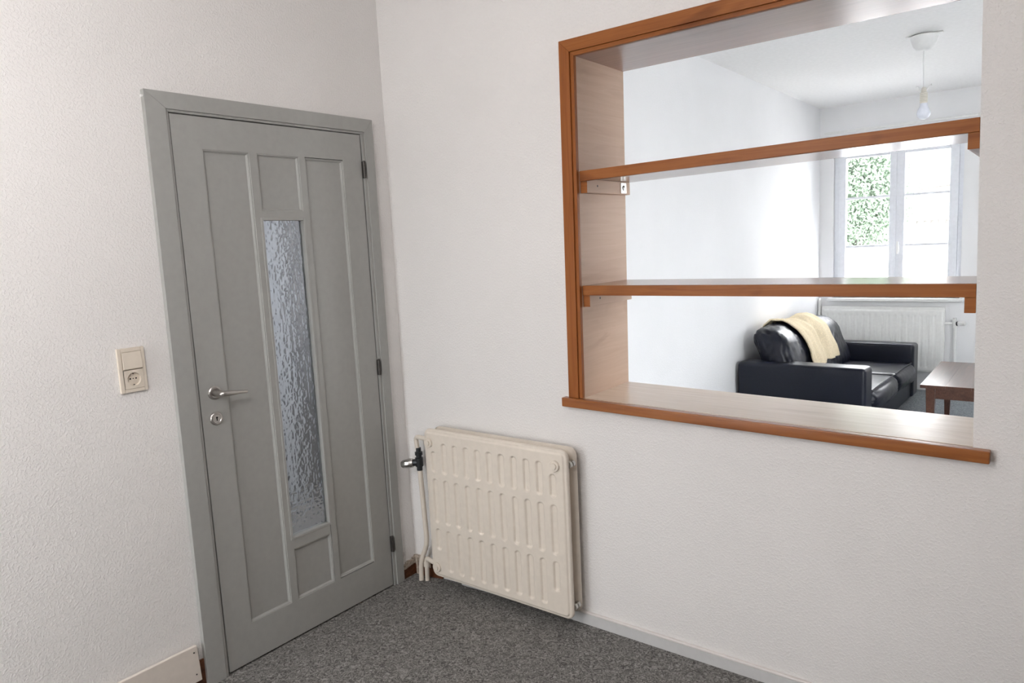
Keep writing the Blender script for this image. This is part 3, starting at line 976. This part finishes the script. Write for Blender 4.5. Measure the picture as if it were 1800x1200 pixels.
w3 = empty('added_window_3', (0, 0, 0), 'unseen daylight window added in the wall behind the viewer', 'window', 'structure')  # added behind the viewer to bring daylight into the near room
mid = (NX0 + NX1) / 2
boxes('window_frame', [(NX0, NX0 + 0.05, YB - 0.12, YB - 0.06, NZ0, NZ1), (NX1 - 0.05, NX1, YB - 0.12, YB - 0.06, NZ0, NZ1), (mid - 0.04, mid + 0.04, YB - 0.12, YB - 0.06, NZ0, NZ1),
                       (NX0, NX1, YB - 0.12, YB - 0.06, NZ0, NZ0 + 0.05), (NX0, NX1, YB - 0.12, YB - 0.06, NZ1 - 0.05, NZ1)], M['upvc'], w3)
box('pane', NX0 + 0.05, mid - 0.04, YB - 0.092, YB - 0.088, NZ0 + 0.05, NZ1 - 0.05, M['glass'], w3)
box('pane', mid + 0.04, NX1 - 0.05, YB - 0.092, YB - 0.088, NZ0 + 0.05, NZ1 - 0.05, M['glass'], w3)


# ------------------------------------------------------------------ sofa
def rbox(name, x0, x1, y0, y1, z0, z1, r, mat, parent, warp=None, cuts=10, noise=0.0, puff=0.0, seed=0):
    """rounded, subdivided box with optional puffiness and warp function"""
    bm = bmesh.new()
    n = cuts
    rs_ = random.Random(seed)
    ph = [rs_.uniform(0, 6.28) for _ in range(8)]
    cache = {}
    cx, cy_, cz_ = (x0 + x1) / 2, (y0 + y1) / 2, (z0 + z1) / 2
    hx, hy, hz = (x1 - x0) / 2, (y1 - y0) / 2, (z1 - z0) / 2

    def vert(a, b_, c_):
        key = (round(a, 5), round(b_, 5), round(c_, 5))
        if key in cache:
            return cache[key]
        p = Vector((a * hx, b_ * hy, c_ * hz))
        core = Vector((max(-hx + r, min(hx - r, p.x)), max(-hy + r, min(hy - r, p.y)), max(-hz + r, min(hz - r, p.z))))
        d = p - core
        if d.length > 1e-9:
            nz_ = sum(1 for q in (d.x, d.y, d.z) if abs(q) > 1e-9)
            mxv = max(abs(d.x), abs(d.y), abs(d.z))
            p = core + d.normalized() * mxv
        if puff:
            k = 1 + puff * (1 - a * a) * (1 - b_ * b_)
            kx = 1 + puff * (1 - b_ * b_) * (1 - c_ * c_)
            ky = 1 + puff * 0.3 * (1 - a * a) * (1 - c_ * c_)
            p = Vector((p.x * kx, p.y * ky, p.z * k))
        if noise:
            w = noise * (math.sin(9 * a + 13 * b_ + ph[0]) * math.sin(17 * b_ - 7 * c_ + ph[1]) + 0.6 * math.sin(23 * b_ + 11 * a - 9 * c_ + ph[2]) * math.sin(15 * c_ + ph[3]) + 0.4 * math.sin(37 * b_ + 8 * c_ + 9 * a + ph[4]))
            dn = p.normalized()
            p = p + dn * w
        p = p + Vector((cx, cy_, cz_))
        if warp:
            p = Vector(warp(p))
        cache[key] = bm.verts.new(p)
        return cache[key]

    # spacing with more lines near the edges
    def lin(h):
        e = min(0.9, r / h)
        inner = max(2, int(n))
        return sorted(set([-1, -1 + e * 0.12, -1 + e * .35, -1 + e * .65] + [(-1 + e) + (2 - 2 * e) * i / inner for i in range(inner + 1)] + [1 - e * .65, 1 - e * .35, 1 - e * .12, 1]))
    A, B, D = lin(hx), lin(hy), lin(hz)
    for s in (-1, 1):
        for U, V, f in ((A, B, lambda u, v: vert(u, v, s)), (A, D, lambda u, v: vert(u, s, v)), (B, D, lambda u, v: vert(s, u, v))):
            for u0, u1 in zip(U, U[1:]):
                for v0, v1 in zip(V, V[1:]):
                    q = [f(u0, v0), f(u1, v0), f(u1, v1), f(u0, v1)]
                    if len(set(q)) == 4:
                        bm.faces.new(q)
    return finish(name, bm, mat, parent, smooth=True)


SFY0, SFY1 = 2.915, 4.835


def sofa_warp(p):
    t = (p[1] - SFY0) / (SFY1 - SFY0)
    return (p[0] + 0.035 * t * (p[0] - 0.47) / 0.9, p[1], p[2] * (1 - 0.115 * t))


sofa = empty('sofa', (0, 0, 0), 'black leather two seat sofa against the white living room wall', 'sofa')
SB, SF = 0.475, 1.345
rbox('base', SB, SF - 0.02, SFY0 + 0.19, SFY1 - 0.19, 0.045, 0.24, 0.015, M['leather'], sofa, sofa_warp, 6)
rbox('arm', SB, SF, SFY0, SFY0 + 0.215, 0.045, 0.575, 0.030, M['leather'], sofa, sofa_warp, 8)
rbox('arm', SB, SF, SFY1 - 0.215, SFY1, 0.045, 0.560, 0.030, M['leather'], sofa, sofa_warp, 8)
rbox('back_frame', SB, SB + 0.15, SFY0 + 0.20, SFY1 - 0.20, 0.06, 0.53, 0.03, M['leather'], sofa, sofa_warp, 8)
midy = (SFY0 + SFY1) / 2 + 0.05
for k, (a, c) in enumerate(((SFY0 + 0.218, midy - 0.002), (midy + 0.002, SFY1 - 0.218))):
    cu = rbox('seat_cushion', SB + 0.12, SF + 0.012, a, c, 0.215, 0.385, 0.055, M['leather'], sofa, sofa_warp, 16, 0.004, 0.10, seed=3 + k)
    pts = []
    for i in range(24):
        t = i / 23
        yv = a + 0.03 + (c - a - 0.06) * t
        pts.append(sofa_warp((SF - 0.012, yv, 0.3885 + 0.006 * math.sin(math.pi * t))))
    tube('piping', pts, 0.004, M['leather'], cu, 8)
for x in (SB + 0.05, SF - 0.09):
    for y in (SFY0 + 0.05, SFY1 - 0.11):
        box('foot', x, x + 0.06, y, y + 0.06, 0.0, 0.05, M['black'], sofa, 0.004)


# back cushions: puffy pads leaning on the back frame
from mathutils.bvhtree import BVHTree


def lean(p):
    return sofa_warp((p[0] - 0.36 * (p[2] - 0.36), p[1], p[2]))


cvs, cfs = [], []
for k, (a, c) in enumerate(((SFY0 + 0.125, 3.855), (3.845, SFY1 - 0.200))):
    cu = rbox('back_cushion', 0.665, 0.905, a, c, 0.365, 0.800 if k == 0 else 0.815, 0.085, M['leather'], sofa, lean, 22, 0.0065, 0.13, seed=20 + k)
    n0 = len(cvs)
    cvs += [v.co.copy() for v in cu.data.vertices]
    cfs += [tuple(n0 + i for i in p.vertices) for p in cu.data.polygons]
bvh = BVHTree.FromPolygons(cvs, cfs)
bm = bmesh.new()
nu, nv = 64, 44
R_ = np.zeros((nu + 1, nv + 1))
Yg = np.zeros((nu + 1, nv + 1))
AX, AZ = 0.70, 0.50
th_ = [math.radians(128 - 138 * i / nu) for i in range(nu + 1)]
for i in range(nu + 1):
    t = i / nu
    ya = 3.36 + 0.03 * math.sin(4 * t) + 0.05 * t
    yb = 4.28 - 0.20 * t - 0.03 * math.sin(5 * t)
    for j in range(nv + 1):
        y = ya + (yb - ya) * j / nv
        d = Vector((math.cos(th_[i]), 0, math.sin(th_[i])))
        h = bvh.ray_cast(Vector((AX, y, AZ)) + d * 1.2, -d, 2.0)
        R_[i, j] = 1.2 - h[3] if h[0] is not None else 0.2
        Yg[i, j] = y
for _ in range(6):
    P = np.pad(R_, 1, mode='edge')
    avg = (P[:-2, 1:-1] + P[2:, 1:-1] + P[1:-1, :-2] + P[1:-1, 2:]) / 4
    R_ = np.maximum(R_, avg)
rows = []
for i in range(nu + 1):
    t = i / nu
    row = []
    for j in range(nv + 1):
        q = j / nv
        rr_ = R_[i, j] + 0.024 + 0.006 * math.sin(q * 17 + 2.2 * t) + 0.004 * math.sin(q * 37 - 4 * t + 1)
        row.append(bm.verts.new((max(0.47, AX + rr_ * math.cos(th_[i])), Yg[i, j], max(0.40, AZ + rr_ * math.sin(th_[i])))))
    rows.append(row)
for i in range(nu):
    for j in range(nv):
        bm.faces.new((rows[i][j], rows[i][j + 1], rows[i + 1][j + 1], rows[i + 1][j]))
th = finish('throw_blanket', bm, M['throw'], smooth=True)
sd = th.modifiers.new('thickness', 'SOLIDIFY')
sd.thickness = 0.010
sd.offset = 0
tag(th, 'cream throw blanket draped over the back of the black sofa', 'blanket')

# ------------------------------------------------------------------ coffee table
tb = empty('coffee_table', (0, 0, 0), 'low dark brown wooden coffee table in front of the sofa', 'table')
TX0, TX1, TY0, TY1, TZ = 1.615, 2.215, 3.280, 4.300, 0.425
for i in range(4):
    a = TX0 + (TX1 - TX0) * i / 4
    box('top_board', a, a + (TX1 - TX0) / 4 - 0.0004, TY0, TY1, TZ - 0.022, TZ, M['table'], tb, 0.0008)
boxes('apron', [(TX0 + 0.05, TX1 - 0.05, TY0 + 0.045, TY0 + 0.067, TZ - 0.10, TZ - 0.022), (TX0 + 0.05, TX1 - 0.05, TY1 - 0.067, TY1 - 0.045, TZ - 0.10, TZ - 0.022),
                (TX0 + 0.045, TX0 + 0.067, TY0 + 0.05, TY1 - 0.05, TZ - 0.10, TZ - 0.022), (TX1 - 0.067, TX1 - 0.045, TY0 + 0.05, TY1 - 0.05, TZ - 0.10, TZ - 0.022)], M['table'], tb)
for sx, x in ((1, TX0 + 0.030), (-1, TX1 - 0.030)):
    for sy, y in ((1, TY0 + 0.030), (-1, TY1 - 0.030)):
        hexo('leg', [(x + sx * 0.012, y + sy * 0.012, 0), (x + sx * 0.046, y + sy * 0.012, 0), (x + sx * 0.046, y + sy * 0.046, 0), (x + sx * 0.012, y + sy * 0.046, 0),
                     (x, y, TZ - 0.022), (x + sx * 0.058, y, TZ - 0.022), (x + sx * 0.058, y + sy * 0.058, TZ - 0.022), (x, y + sy * 0.058, TZ - 0.022)], M['table'], tb, 0.002)

# ------------------------------------------------------------------ pendant lamp
pl = empty('pendant_lamp', (0, 0, 0), 'bare opal bulb hanging from a white ceiling rose on a thin cord', 'lamp')
PX, PY = 1.640, 2.923
lathe('ceiling_rose', [(0.066, 0.006), (0.076, 0.012), (0.072, 0.035), (0.060, 0.068), (0.044, 0.088), (0.022, 0.096), (0.0, 0.097)], (PX, PY, FZC), (0, 0, -1), M['white'], pl, 40)
box('rose_mount', PX - 0.100, PX + 0.100, PY - 0.016, PY + 0.016, FZC - 0.009, FZC, M['white'], pl, 0.004)
tube('cord', [(PX, PY, FZC - 0.094), (PX - 0.002, PY, 2.50), (PX + 0.001, PY, 2.42), (PX + 0.003, PY, 2.335)], 0.0035, M['white'], pl, 8)
ho = lathe('bulb_holder', [(0.006, 0.0), (0.012, -0.006), (0.015, -0.020), (0.015, -0.032), (0.021, -0.034)] + sum([[(0.0225, -0.038 - 0.008 * i), (0.0195, -0.042 - 0.008 * i)] for i in range(7)], []) + [(0.020, -0.098)], (PX + 0.004, PY, 2.342), (0, 0, 1), M['offwhite'], pl, 24)
for s in (-1, 1):
    tube('shade_hook', [(PX + 0.004 + s * 0.012, PY, 2.318), (PX + 0.004 + s * 0.022, PY, 2.330), (PX + 0.004 + s * 0.032, PY, 2.348), (PX + 0.004 + s * 0.040, PY, 2.352), (PX + 0.004 + s * 0.040, PY, 2.344)], 0.003, M['white'], ho, 8)
lathe('bulb', [(0.0205, 0), (0.022, -0.014), (0.029, -0.030), (0.0365, -0.048), (0.0385, -0.060), (0.036, -0.074), (0.027, -0.086), (0.014, -0.093), (0, -0.0945)], (PX + 0.005, PY, 2.245), (0, 0, 1), M['bulb'], pl, 32)

# globe lamp added out of view, lights the near room from above
cl = empty('added_globe_lamp', (0, 0, 0), 'added unseen globe lamp lighting the near room from above', 'lamp')
GLX, GLY, GLZ = 1.30, -2.20, 2.05
lathe('ceiling_rose', [(0.05, 0), (0.05, 0.02), (0.03, 0.05), (0.005, 0.055)], (GLX, GLY, ZC), (0, 0, -1), M['white'], cl, 24)
tube('cord', [(GLX, GLY, ZC - 0.05), (GLX, GLY, GLZ + 0.24)], 0.003, M['white'], cl, 8)
lathe('lamp_shade', [(0.05 if k == 0 else (0.03 if k == 18 else 0.25 * math.sin(math.radians(11 + 160 * k / 18))), 0.25 * math.cos(math.radians(11 + 160 * k / 18))) for k in range(19)], (GLX, GLY, GLZ), (0, 0, 1), M['lamp'], cl, 36)

# ------------------------------------------------------------------ outside
tag(box('ground', -60, 60, -60, 60, -3.6, -3.5, M['ground']), 'pale street outside the far window', 'ground', 'structure')

tree = empty('tree', (0, 0, 0), 'leafy green tree outside the left leaf of the far window', 'tree')
TRX, TRY = -0.95, 12.4
tube('trunk', [(TRX + 0.15, TRY, -3.5), (TRX + 0.1, TRY, -1.0), (TRX + 0.12, TRY, 0.8), (TRX + 0.28, TRY, 1.5), (TRX + 0.42, TRY, 2.2), (TRX + 0.2, TRY, 3.4)], [0.20, 0.17, 0.12, 0.09, 0.06, 0.02], M['bark'], tree, 10)
tube('branch', [(TRX + 0.26, TRY, 1.40), (TRX + 0.55, TRY - 0.1, 1.70), (TRX + 0.75, TRY - 0.1, 2.1)], [0.06, 0.04, 0.015], M['bark'], tree, 8)
tube('branch', [(TRX + 0.12, TRY, 0.9), (TRX - 0.25, TRY, 1.6), (TRX - 0.6, TRY, 2.4)], [0.07, 0.05, 0.015], M['bark'], tree, 8)
rg = random.Random(21)
verts, faces = [], []
for c in range(420):
    a, b_ = rg.uniform(0, 6.28), rg.uniform(-1, 1)
    rr_ = rg.uniform(0.35, 1.0) ** 0.5
    ccx = TRX - 0.25 + 1.22 * rr_ * math.cos(a) * math.sqrt(1 - b_ * b_)
    ccy = TRY + 1.0 * rr_ * math.sin(a) * math.sqrt(1 - b_ * b_)
    ccz = 2.40 + 1.65 * rr_ * b_
    for l in range(200):
        d = Vector((rg.gauss(0, 1), rg.gauss(0, 1), rg.gauss(0, 1))) * 0.17
        p = Vector((ccx, ccy, ccz)) + d
        u = Vector((rg.uniform(-1, 1), rg.uniform(-1, 1), rg.uniform(-1, 1))).normalized()
        w = u.orthogonal().normalized()
        s = rg.uniform(0.022, 0.042)
        k = len(verts)
        verts += [p - u * s, p + w * s * 0.5, p + u * s, p - w * s * 0.5]
        faces.append((k, k + 1, k + 2, k + 3))
me = bpy.data.meshes.new('foliage')
me.from_pydata([tuple(v) for v in verts], [], faces)
me.materials.append(M['leaf'])
fo = bpy.data.objects.new('foliage', me)
C.objects.link(fo)
fo.parent = tree
fo['kind'] = 'stuff'

bd = empty('building', (0, 0, 0), 'pale rendered house across the street seen through the window', 'building')
BY = 20.0
box('wall', -9, 7, BY, BY + 8, -3.5, 1.62, M['facade'], bd)
box('cornice', -9.2, 7.2, BY - 0.16, BY, 1.66, 1.86, M['facade_trim'], bd)
box('frieze', -9.1, 7.1, BY - 0.10, BY, 1.42, 1.50, M['facade_trim'], bd)
cmesh = None
for i in range(24):
    x = -3.2 + 0.17 * i
    o = box('dentil', x, x + 0.085, BY - 0.10, BY, 1.54, 1.66, M['facade_trim'], bd)
hexo('roof', [(-9.2, BY - 0.2, 1.86), (7.2, BY - 0.2, 1.86), (7.2, BY + 4, 1.86), (-9.2, BY + 4, 1.86),
              (-9.2, BY + 2.6, 4.6), (7.2, BY + 2.6, 4.6), (7.2, BY + 4, 4.6), (-9.2, BY + 4, 4.6)], M['facade'], bd)
dm = box('dormer', -1.55, 0.60, BY + 0.5, BY + 2.5, 2.40, 5.2, M['facade'], bd)
for x in (-1.20, -0.66, -0.12):
    f = box('window', x, x + 0.34, BY + 0.46, BY + 0.5, 2.75, 4.6, M['slate'], dm)
hexo('dormer_ledge', [(-1.7, BY + 0.35, 2.40), (0.75, BY + 0.35, 2.62), (0.75, BY + 0.55, 2.62), (-1.7, BY + 0.55, 2.40),
                      (-1.7, BY + 0.35, 2.46), (0.75, BY + 0.35, 2.68), (0.75, BY + 0.55, 2.68), (-1.7, BY + 0.55, 2.46)], M['facade_trim'], bd)
for x in (-6, -4, -2, 0, 2, 4):
    f = box('window', x, x + 0.95, BY - 0.02, BY, -1.2, 0.7, M['slate'], bd)


# ------------------------------------------------------------------ put every root empty at the base of its thing
bpy.context.view_layer.update()
for o in list(C.objects):
    if o.type == 'EMPTY' and o.parent is None:
        lo, hi = Vector((1e9,) * 3), Vector((-1e9,) * 3)
        stack = list(o.children)
        while stack:
            c = stack.pop()
            stack += list(c.children)
            if c.type == 'MESH':
                for v in c.bound_box:
                    w = c.matrix_world @ Vector(v)
                    lo = Vector(map(min, lo, w))
                    hi = Vector(map(max, hi, w))
        base = Vector(((lo.x + hi.x) / 2, (lo.y + hi.y) / 2, lo.z))
        o.location = base
        for c in o.children:
            c.matrix_parent_inverse = Matrix.Translation(-base)
